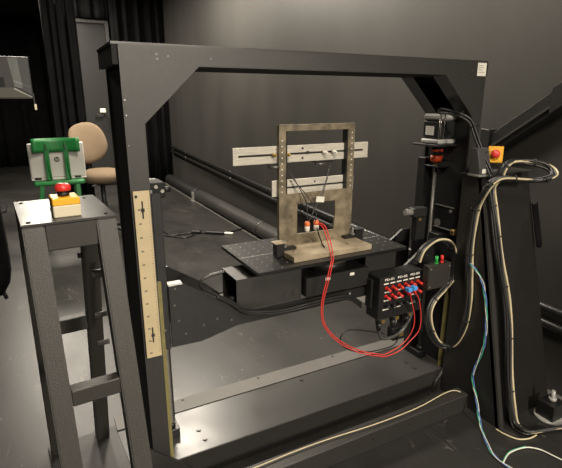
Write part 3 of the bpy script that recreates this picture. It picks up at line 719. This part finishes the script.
COIL = [(1.642, 1.668, 0.809), (1.671, 1.667, 0.872), (1.752, 1.666, 0.911), (1.842, 1.665, 0.893), (1.896, 1.663, 0.827), (1.914, 1.662, 0.753), (1.899, 1.661, 0.679), (1.842, 1.66, 0.627), (1.773, 1.655, 0.58), (1.733, 1.645, 0.521), (1.748, 1.635, 0.435), (1.812, 1.625, 0.338), (1.878, 1.595, 0.32), (1.878, 1.533, 0.451), (1.878, 1.521, 0.602), (1.878, 1.539, 0.758), (1.878, 1.549, 0.874), (1.878, 1.546, 0.997), (1.878, 1.536, 1.107), (1.871, 1.48, 1.208), (1.934, 1.47, 1.245)]
CORNER = [(1.989, 1.517, 1.231), (1.945, 1.512, 1.211), (1.93, 1.504, 1.175), (1.935, 1.482, 1.073), (1.946, 1.456, 0.961), (1.962, 1.424, 0.818), (1.98, 1.389, 0.663), (1.987, 1.351, 0.491), (1.972, 1.304, 0.283), (1.97, 1.268, 0.125), (1.992, 1.246, 0.02), (1.992, 1.179, 0.02), (2.068, 1.151, 0.02), (2.174, 1.116, 0.02), (2.269, 1.084, 0.02)]
CREAM = [(1.891, 1.276, 0.006), (1.897, 1.231, 0.006), (1.923, 1.177, 0.006), (1.975, 1.154, 0.006), (2.031, 1.153, 0.006)]
GREEN = [(1.923, 1.69, 0.762), (1.932, 1.64, 0.787), (1.875, 1.527, 0.805), (1.885, 1.458, 0.731), (1.885, 1.413, 0.577), (1.885, 1.406, 0.404), (1.885, 1.447, 0.226), (1.885, 1.408, 0.106), (1.83, 1.316, 0.006), (1.738, 1.182, 0.006), (1.724, 1.089, 0.006), (1.74, 0.982, 0.006)]
GREEN2 = [(1.72, 1.102, 0.008), (1.803, 1.131, 0.008), (1.902, 1.12, 0.008), (1.95, 1.079, 0.008), (1.966, 1.03, 0.008), (1.985, 0.957, 0.008)]
TRAY = [(0.618, 1.504, 0.107), (0.673, 1.503, 0.107), (0.85, 1.508, 0.107), (1.036, 1.504, 0.107), (1.292, 1.487, 0.107), (1.553, 1.487, 0.107), (1.782, 1.514, 0.107), (1.849, 1.494, 0.107), (1.885, 1.475, 0.07)]
W1 = [(1.024, 1.91, 1.308), (1.058, 1.89, 1.243), (1.123, 1.87, 1.16), (1.157, 1.85, 1.088), (1.14, 1.83, 1.046)]
W2 = [(1.034, 1.91, 1.307), (1.074, 1.883, 1.219), (1.105, 1.857, 1.141), (1.098, 1.83, 1.061)]
W3 = [(1.265, 1.91, 1.297), (1.225, 1.883, 1.214), (1.162, 1.857, 1.117), (1.107, 1.83, 1.055)]
W4 = [(1.274, 1.91, 1.297), (1.235, 1.882, 1.231), (1.194, 1.855, 1.161)]
W5 = [(1.145, 1.82, 1.018), (1.151, 1.81, 0.986), (1.193, 1.847, 0.93), (1.167, 1.788, 0.93)]
FLOORC = [(1.22, 5.976, 0.01), (1.333, 5.754, 0.01), (1.368, 5.504, 0.01), (1.506, 5.507, 0.01), (1.68, 5.493, 0.01), (1.816, 5.396, 0.01), (1.948, 5.326, 0.01), (2.064, 5.317, 0.01), (2.274, 5.396, 0.01), (2.347, 5.276, 0.01), (2.305, 4.891, 0.01)]
FLOORC2 = [(1.166, 5.736, 0.01), (1.303, 5.538, 0.01), (1.494, 5.34, 0.01), (1.648, 5.433, 0.01)]

# ------------------------------------------------------------------ cables
def offset(pts, dx=0, dy=0, dz=0): return [(p[0]+dx, p[1]+dy, p[2]+dz) for p in pts]
def wire(name, pts, r, m, label, cat='cable', k=5, n=6, group=None):
    return tag(MB().tube(smooth(pts, k), r, n).build(name, m), label, cat, group)
def bundle(name, label, pts, strands, ties, loc):
    t = thing(name, label, 'cable', loc)
    sp = smooth(pts, 6)
    for (ox, oy, oz, r, m_, sd) in strands:
        rnd = random.Random(sd); ph = rnd.uniform(0, 6)
        q = [(p.x+ox+.003*math.sin(i*.35+ph), p.y+oy, p.z+oz+.003*math.cos(i*.3+ph)) for i, p in enumerate(sp)]
        MB().tube(q, r, 7).build('strand', m_, t)
    for f in ties:
        i = int(f*(len(sp)-2)); d = (sp[i+1]-sp[i]).normalized(); a = d.orthogonal().normalized(); b = d.cross(a)
        MB().tube([sp[i]+(a*math.cos(u)+b*math.sin(u))*.019 for u in [j*PI/5 for j in range(10)]], .0028, 5, closed=True).build('cable_tie', BLACKP, t)
    return t
ST4 = [(-.013, .004, -.006, .0068, WIREB, 7), (-.010, 0, .009, .0068, WIREB, 1), (.004, -.006, .005, .0064, WIREG, 2), (.0, .004, -.010, .0068, WIREB, 3), (.014, -.009, .002, .0058, WIREC, 4)]
bundle('cable_coil', 'coiled bundle of black and cream cables beside the patch box, rising to the right stand', COIL, ST4, [.18, .40, .52, .60, .68, .80, .9], COIL[0])
bundle('cable_loop', 'bundle of cables looped over the top of the right stand', LOOPTOP, ST4, [.15, .35, .7, .9], LOOPTOP[0])
bundle('cable_run', 'bundle of cables tied down the front edge of the right stand to the floor', CORNER, ST4, [.2, .3, .42, .52, .62, .75], CORNER[0])
bundle('motor_cable', 'pair of black cables from the motor connector to the right stand', MOTOR, ST4[:2], [.3, .5, .75], MOTOR[0])
wire('red_wire', RED1, .0027, WIRER, 'outer of two red wires from the fixture plug to the blue plugs', 'wire')
wire('red_wire', RED2, .0027, WIRER, 'inner of two red wires from the fixture plug to the blue plugs', 'wire')
wire('black_wire', BLACKLOOP, .0035, WIREB, 'thin black wire loop under the patch box', 'wire')
wire('arm_cable', ARM, .0068, WIREB, 'thick black cable running along the front of the carriage, upper one')
wire('arm_cable', ARM2, .0065, WIREB, 'second black cable running along the front of the carriage, lower one')
for x in (.735, .98, 1.16, 1.30):
    pass
wire('cream_cable', CREAM, .004, WIREC, 'cream cable curved on the floor at the foot of the right stand')
t = thing('twisted_wires', 'thin green, blue and white wires hanging down the right stand to the floor', 'wire', GREEN[0])
gp = smooth(GREEN, 10)
for k, m_ in enumerate((WIREGR, WIREBL, WIREW)):
    MB().tube([(p.x+.0045*math.cos(i*.45+k*2.1)-.003, p.y+.0045*math.sin(i*.45+k*2.1)-.005, max(.004, p.z)+.002*k) for i, p in enumerate(gp)], .0024, 6).build('strand', m_, t)
t = thing('twisted_wires', 'thin white and green wires looping on the floor in the lower right corner', 'wire', GREEN2[0])
MB().tube(smooth(GREEN2, 6), .0035, 6).build('strand', WIREW, t)
MB().tube(smooth(offset(GREEN2[:3], .006, .005, 0), 6), .0032, 6).build('strand', WIREGR, t)
wire('white_wire', TRAY, .0026, WIREC, 'thin cream wire lying along the black bar in front of the gantry', 'wire')
wire('sensor_wire', W1, .0022, WIREB, 'black wire from the left sensor to the right orange plug', 'wire')
wire('sensor_wire', W2, .0022, WIREB, 'black wire from the left sensor to the left orange plug', 'wire')
wire('sensor_wire', W3, .002, WIREG, 'grey wire from the middle sensor to the left orange plug', 'wire')
wire('sensor_wire', W4, .0016, WIREG, 'thin grey wire from the middle sensor to the white tag', 'wire')
wire('twisted_wire', W5, .0035, WIREB, 'black and white twisted wire falling from the plug to the fixture base', 'wire')
t = thing('floor_cable', 'thin black power cable on the floor left of the stage, with plugs', 'cable', FLOORC[0])
MB().tube(smooth(FLOORC, 5), .009, 6).build('lead', WIREB, t)
MB().box(-.06, .06, -.03, .03, 0, .04, .008, Matrix.Translation((1.68, 5.48, .003)) @ Matrix.Rotation(R(-30), 4, 'Z')).build('connector', BLACKP, t)
MB().box(-.12, .12, -.03, .03, 0, .035, .008, Matrix.Translation((1.88, 5.35, .003)) @ Matrix.Rotation(R(-38), 4, 'Z')).build('inline_box', BLACKP, t)
MB().box(-.06, .06, -.02, .02, 0, .022, .006, Matrix.Translation((2.02, 5.26, .003)) @ Matrix.Rotation(R(-38), 4, 'Z')).build('white_connector', WHITE, t)
wire('floor_cable', FLOORC2, .008, WIREB, 'second thin black cable on the floor in front of the first')
# loose coil of cables below the patch box
PIG = [(1.445, 1.69, .48), (1.46, 1.68, .43), (1.52, 1.67, .425), (1.59, 1.67, .45), (1.64, 1.67, .52), (1.655, 1.68, .60)]
wire('pigtail_cable', PIG, .009, WIREG, 'grey cable curving below the patch box glands')
wire('pigtail_cable', [(1.535, 1.69, .48), (1.54, 1.69, .44), (1.58, 1.69, .43), (1.60, 1.70, .44)], .009, WIREB, 'short black cable from the middle gland to the terminal block')

# ------------------------------------------------------------------ inclined boom along the right wall
t = thing('inclined_boom', 'black inclined channel beam rising to the right along the grey wall', 'beam', (2.4, 2, 1.3))
def inc(y): return 1.435+(1.862-y)*.69
pr = [(1.93, inc(1.93)), (.9, inc(.9)), (.9, inc(.9)-.118), (1.93, inc(1.93)-.118)]
MB().prism(pr, 2.37, WX, 'X', .002).build('channel', BLACKM, t)
m = MB(); m.prism([(1.93, inc(1.93)-.070), (.9, inc(.9)-.070), (.9, inc(.9)-.085), (1.93, inc(1.93)-.085)], 2.360, 2.37, 'X'); m.build('lower_rail', POWDER, t)
m = MB(); m.prism([(1.96, 1.31), (1.90, 1.31), (1.90, 1.435), (1.96, 1.44)], 2.352, WX, 'X', .003); m.build('end_block', BLACKM, t)
m = MB(); m.prism([(1.555, inc(1.555)-.12), (1.45, inc(1.45)-.12), (1.45, inc(1.45)+.012), (1.555, inc(1.555)+.012)], 2.350, 2.37, 'X', .003); m.build('slider', BLACKM, t)

# ------------------------------------------------------------------ green chair with laptop
GY = 5.4
t = thing('green_chair', 'green metal chair seen from behind with a laptop on its seat', 'chair', (.2, 5.6, 0))
gx = lambda u: -.006+.45*u
rows = []
for zi in range(5):
    z = 1.085+.14*zi/4
    rows.append([(gx(u)-.0, GY+.05*math.sin(u*PI)-.02, z) for u in [i/12 for i in range(13)]])
m = MB(); m.sheet(rows, .016); m.build('backrest', GRNPAINT, t)
for x in (.122, .305):
    m = MB(); m.tube([(x, GY+.02, 1.19), (x, GY+.015, 1.08), (x+.01, GY-.0, .92), (x+.02, GY+.01, .80)], .012, 8)
    m.box(x-.02, x+.026, GY+.0, GY+.014, .80, 1.14, .002)
    b = m.build('back_strap', GRNPAINT, t)
    MB().box(x-.013, x+.013, GY-.008, GY+.004, 1.10, 1.175, .004).build('buckle', mat('dark green', (.006, .07, .015), .4), b)
m = MB(); m.box(-.03, .46, GY-.03, GY+.42, .742, .790, .015); m.build('seat', GRNPAINT, t)
for x, y, dx, dy in ((.045, GY+.0, -.11, .02), (.385, GY+.0, .0, -.04), (.045, GY+.37, -.03, .05), (.385, GY+.37, .03, .05)):
    m = MB(); beamq(m, (x+dx, y+dy, 0), (x, y, .745), .042, .042); m.build('leg', GRNPAINT, t)
t = thing('laptop', 'silver laptop standing open on the green chair, round logo on lid', 'laptop', (.22, 5.5, .79))
tilt = Matrix.Translation((.22, GY+.075, .815)) @ Matrix.Rotation(R(6), 4, 'X')
m = MB(); m.box(-.265, .265, -.012, .012, 0, .365, .010, tilt); m.build('lid', SILVERP, t)
m = MB(); m.box(-.265, .265, .0, .34, -.024, -.001, .006, Matrix.Translation((.22, GY+.062, .815))); m.build('base', SILVERP, t)
for x in (.02, .40): MB().cyl((x-.03, GY+.066, .812), (x+.03, GY+.066, .812), .013, 10).build('hinge', BLACKP, t)
lg = MB().lathe([(.027, 0), (.027, .0015)], n=24, mtx=Matrix.Translation((.215, GY+.0430, 1.005)) @ Matrix.Rotation(R(96), 4, 'X')).build('logo', INK, t)
text_mesh('hp', .040, SILVERP, 'logo_lettering', lg, (.215, GY+.0405, 1.007), (R(96), 0, 0), shear=.3)

# beige office chair
t = thing('office_chair', 'beige upholstered office chair with rounded back behind the green chair', 'chair', (.72, 6.1, 0))
ccx, ccz, cyb = .60, 1.095, 6.25
m = MB(); t_ = bmesh.new(); rings = []
for k in range(9):
    a = k/8*PI; rr = math.sin(a)**.6; yy = -.045*math.cos(a)
    rings.append([t_.verts.new((.235*rr*abs(math.cos(b))**.8*(1 if math.cos(b) > 0 else -1), yy-.06*(rr*math.cos(b))**2, .245*rr*abs(math.sin(b))**.8*(1 if math.sin(b) > 0 else -1))) for b in [2*PI*j/32 for j in range(32)]])
for a, b in zip(rings, rings[1:]):
    for j in range(32):
        f = t_.faces.new((a[j], a[(j+1) % 32], b[(j+1) % 32], b[j])); f.smooth = True
bmesh.ops.remove_doubles(t_, verts=t_.verts, dist=.0005)
m._merge(t_, Matrix.Translation((ccx, cyb, ccz)) @ Matrix.Rotation(R(24), 4, 'Z') @ Matrix.Rotation(R(-12), 4, 'X') @ Matrix.Rotation(R(-14), 4, 'Y')); m.build('backrest', FABRIC, t)
m = MB(); t_ = bmesh.new(); rings = []
for k in range(9):
    a = k/8*PI; rr = math.sin(a)**.5; zz = .085*math.cos(a)
    rings.append([t_.verts.new((.25*rr*math.cos(b), .25*rr*math.sin(b), zz)) for b in [2*PI*j/32 for j in range(32)]])
for a, b in zip(rings, rings[1:]):
    for j in range(32):
        f = t_.faces.new((a[j], a[(j+1) % 32], b[(j+1) % 32], b[j])); f.smooth = True
bmesh.ops.remove_doubles(t_, verts=t_.verts, dist=.0005)
m._merge(t_, Matrix.Translation((.70, 5.98, .725))); m.build('seat', FABRIC, t)
m = MB(); m.tube([(.70, 6.05, .65), (.64, 6.28, .66), (.60, 6.31, .80), (.60, 6.28, 1.0)], .022, 8); m.build('back_support', BLACKP, t)
m = MB(); m.cyl((.70, 5.98, .66), (.70, 5.98, .10), .028, 12); m.cyl((.70, 5.98, .40), (.70, 5.98, .12), .038, 12); m.build('gas_post', BLACKP, t)
m = MB(); m.tube([(.72, 5.86, .655), (.60, 5.74, .655), (.55, 5.70, .652)], .008, 6); m.build('lever', BLACKP, t)
for i in range(5):
    a = 2*PI*i/5+.3; ex, ey = .70+.30*math.cos(a), 5.98+.30*math.sin(a)
    m = MB(); m.tube([(.70, 5.98, .12), (ex, ey, .085)], [.028, .018], 8); lg = m.build('base_arm', BLACKP, t)
    m = MB(); m.cyl((ex-.02*math.sin(a), ey+.02*math.cos(a), .03), (ex+.02*math.sin(a), ey-.02*math.cos(a), .03), .03, 12); m.cyl((ex, ey, .05), (ex, ey, .085), .008, 8); m.build('caster', BLACKP, lg)

# display screen on a stand
DY = 8.0
t = thing('display_screen', 'wall-size display screen on a black stand showing a grey corridor view', 'screen', (-.3, 8.05, 0))
sx0, sx1, sz0, sz1 = -.95, .10, 1.635, 2.175
MB().box(sx0-.02, sx1+.016, DY+.002, DY+.05, sz0-.02, sz1+.016, .004).build('bezel', BLACKP, t)
def em(name, col, st):
    q = mat(name, col, .45, emit=st); q.node_tree.nodes['Principled BSDF'].inputs['Base Color'].default_value = (.006, .006, .006, 1); q.node_tree.nodes['Principled BSDF'].inputs['Specular IOR Level'].default_value = .1; return q
EM = [em('screen grey', (.062, .055, .045), 1), em('screen pale', (.15, .14, .115), 1), em('screen mid', (.075, .072, .06), 1), em('screen dark', (.02, .019, .016), 1), em('screen light', (.33, .30, .23), 1), em('screen floor', (.095, .083, .062), 1), em('screen shadow', (.05, .047, .04), 1)]
def flat(m, pts, mi, k=0):
    m.mi = mi; m._poly([(x, DY+.0015-.0004*k, z) for x, z in pts], [tuple(range(len(pts)))])
m = MB()
X = lambda px: sx1-(27.5-px)*.0123
Zs = lambda py: sz1-(py-58)*.0139
flat(m, [(sx0, sz0), (sx1, sz0), (sx1, sz1), (sx0, sz1)], 0)
flat(m, [(X(7), sz1), (X(11), Zs(87)), (X(11), Zs(74)), (X(16), sz1)][::-1], 1, 1)
flat(m, [(X(7), sz1), (X(17), sz1), (X(19), Zs(88)), (X(11), Zs(87))], 1, 1)
flat(m, [(X(17), sz1), (sx1, sz1), (sx1, Zs(96)), (X(19), Zs(90))], 2, 1)
flat(m, [(sx0, sz0), (sx1, sz0), (X(11), Zs(87)), (sx0, Zs(87.5))], 5, 2)
flat(m, [(X(9), Zs(88.5)), (X(11), Zs(87.5)), (sx1, Zs(96)), (sx1, sz0)], 4, 3)
flat(m, [(X(11), Zs(87)), (X(12), Zs(86.2)), (sx1, Zs(94.2)), (sx1, Zs(95.4))], 3, 4)
flat(m, [(sx0, Zs(87)), (X(1), Zs(87)), (X(1), Zs(77)), (sx0, Zs(77))], 3, 3)
for i in range(8):
    px = 11+i*2.1; py = 79+(px-8)*.36
    flat(m, [(X(px), Zs(py)), (X(px+1.2), Zs(py+.5)), (X(px+1.2), Zs(py+1.6)), (X(px), Zs(py+1.1))], 4 if i < 4 else 1, 4)
for v in m.bm.faces: pass
m.build('screen_picture', EM, t)
m = MB(); m.box(-.92, -.84, DY+.05, DY+.10, .05, 1.9, .004); m.build('pole', BLACKP, t)
m = MB(); m.box(-1.3, -.45, DY-.15, DY+.30, 0, .05, .01); m.build('foot', BLACKP, t)
m = MB(); m.box(.112, .142, DY-.0, DY+.02, 1.46, 1.54, .003); tg = m.build('side_tag', CREAMP, t); tg['label'] = 'small pale tag on a bracket under the screen'
MB().box(.112, .128, DY+.021, DY+.04, 1.45, 1.70).build('bracket', BLACKP, t)

# white device on the door frame
t = thing('wall_sensor', 'small white device on a black bracket by the dark door', 'device', (1.2, 9.55, 1.4))
m = MB(); m.box(1.20, 1.30, 9.42, 9.50, 1.37, 1.45, .012); m.build('head', WHITE, t)
m = MB(); m.cyl((1.25, 9.50, 1.41), (1.25, 9.625, 1.41), .02, 10); m.box(1.13, 1.27, 9.46, 9.50, 1.30, 1.36, .005); m.build('bracket', BLACKP, t)

# black office chair at the left edge of the picture
t = thing('black_chair', 'black fabric chair back at the left edge beside the left stand', 'chair', (-.66, 2.2, 0))
rows = []
for zi in range(9):
    z = .80+.40*zi/8; k = zi/8
    xr_ = -.136-.010*k-.05*(1-k)**8
    rows.append([(-1.05-(-1.05-xr_)*u, 2.2+.06*math.cos((u-.5)*PI)+.03*k, z) for u in [i/14 for i in range(15)]])
m = MB(); m.sheet(rows, .03); m.build('backrest', CURT, t)
m = MB(); m.box(-.86, -.66, 2.28, 2.70, .50, .57, .02); m.build('seat', CURT, t)
m = MB(); m.tube([(-.66, 2.35, .5), (-.66, 2.24, .55), (-.66, 2.235, .85)], .02, 8); m.build('back_support', BLACKP, t)
m = MB(); m.cyl((-.66, 2.48, .5), (-.66, 2.48, .08), .028, 12); m.build('gas_post', BLACKP, t)
m = MB(); m.tube([(-.195, 2.24, .86), (-.185, 2.215, .80), (-.178, 2.21, .775)], .008, 6); m.build('lever', BLACKP, t)
for i in range(5):
    a = 2*PI*i/5+.9; ex, ey = -.66+.22*math.cos(a), 2.48+.22*math.sin(a)
    m = MB(); m.tube([(-.66, 2.48, .10), (ex, ey, .075)], [.026, .017], 8); lg = m.build('base_arm', BLACKP, t)
    m = MB(); m.cyl((ex-.018, ey, .028), (ex+.018, ey, .028), .028, 12); m.cyl((ex, ey, .045), (ex, ey, .075), .008, 8); m.build('caster', BLACKP, lg)
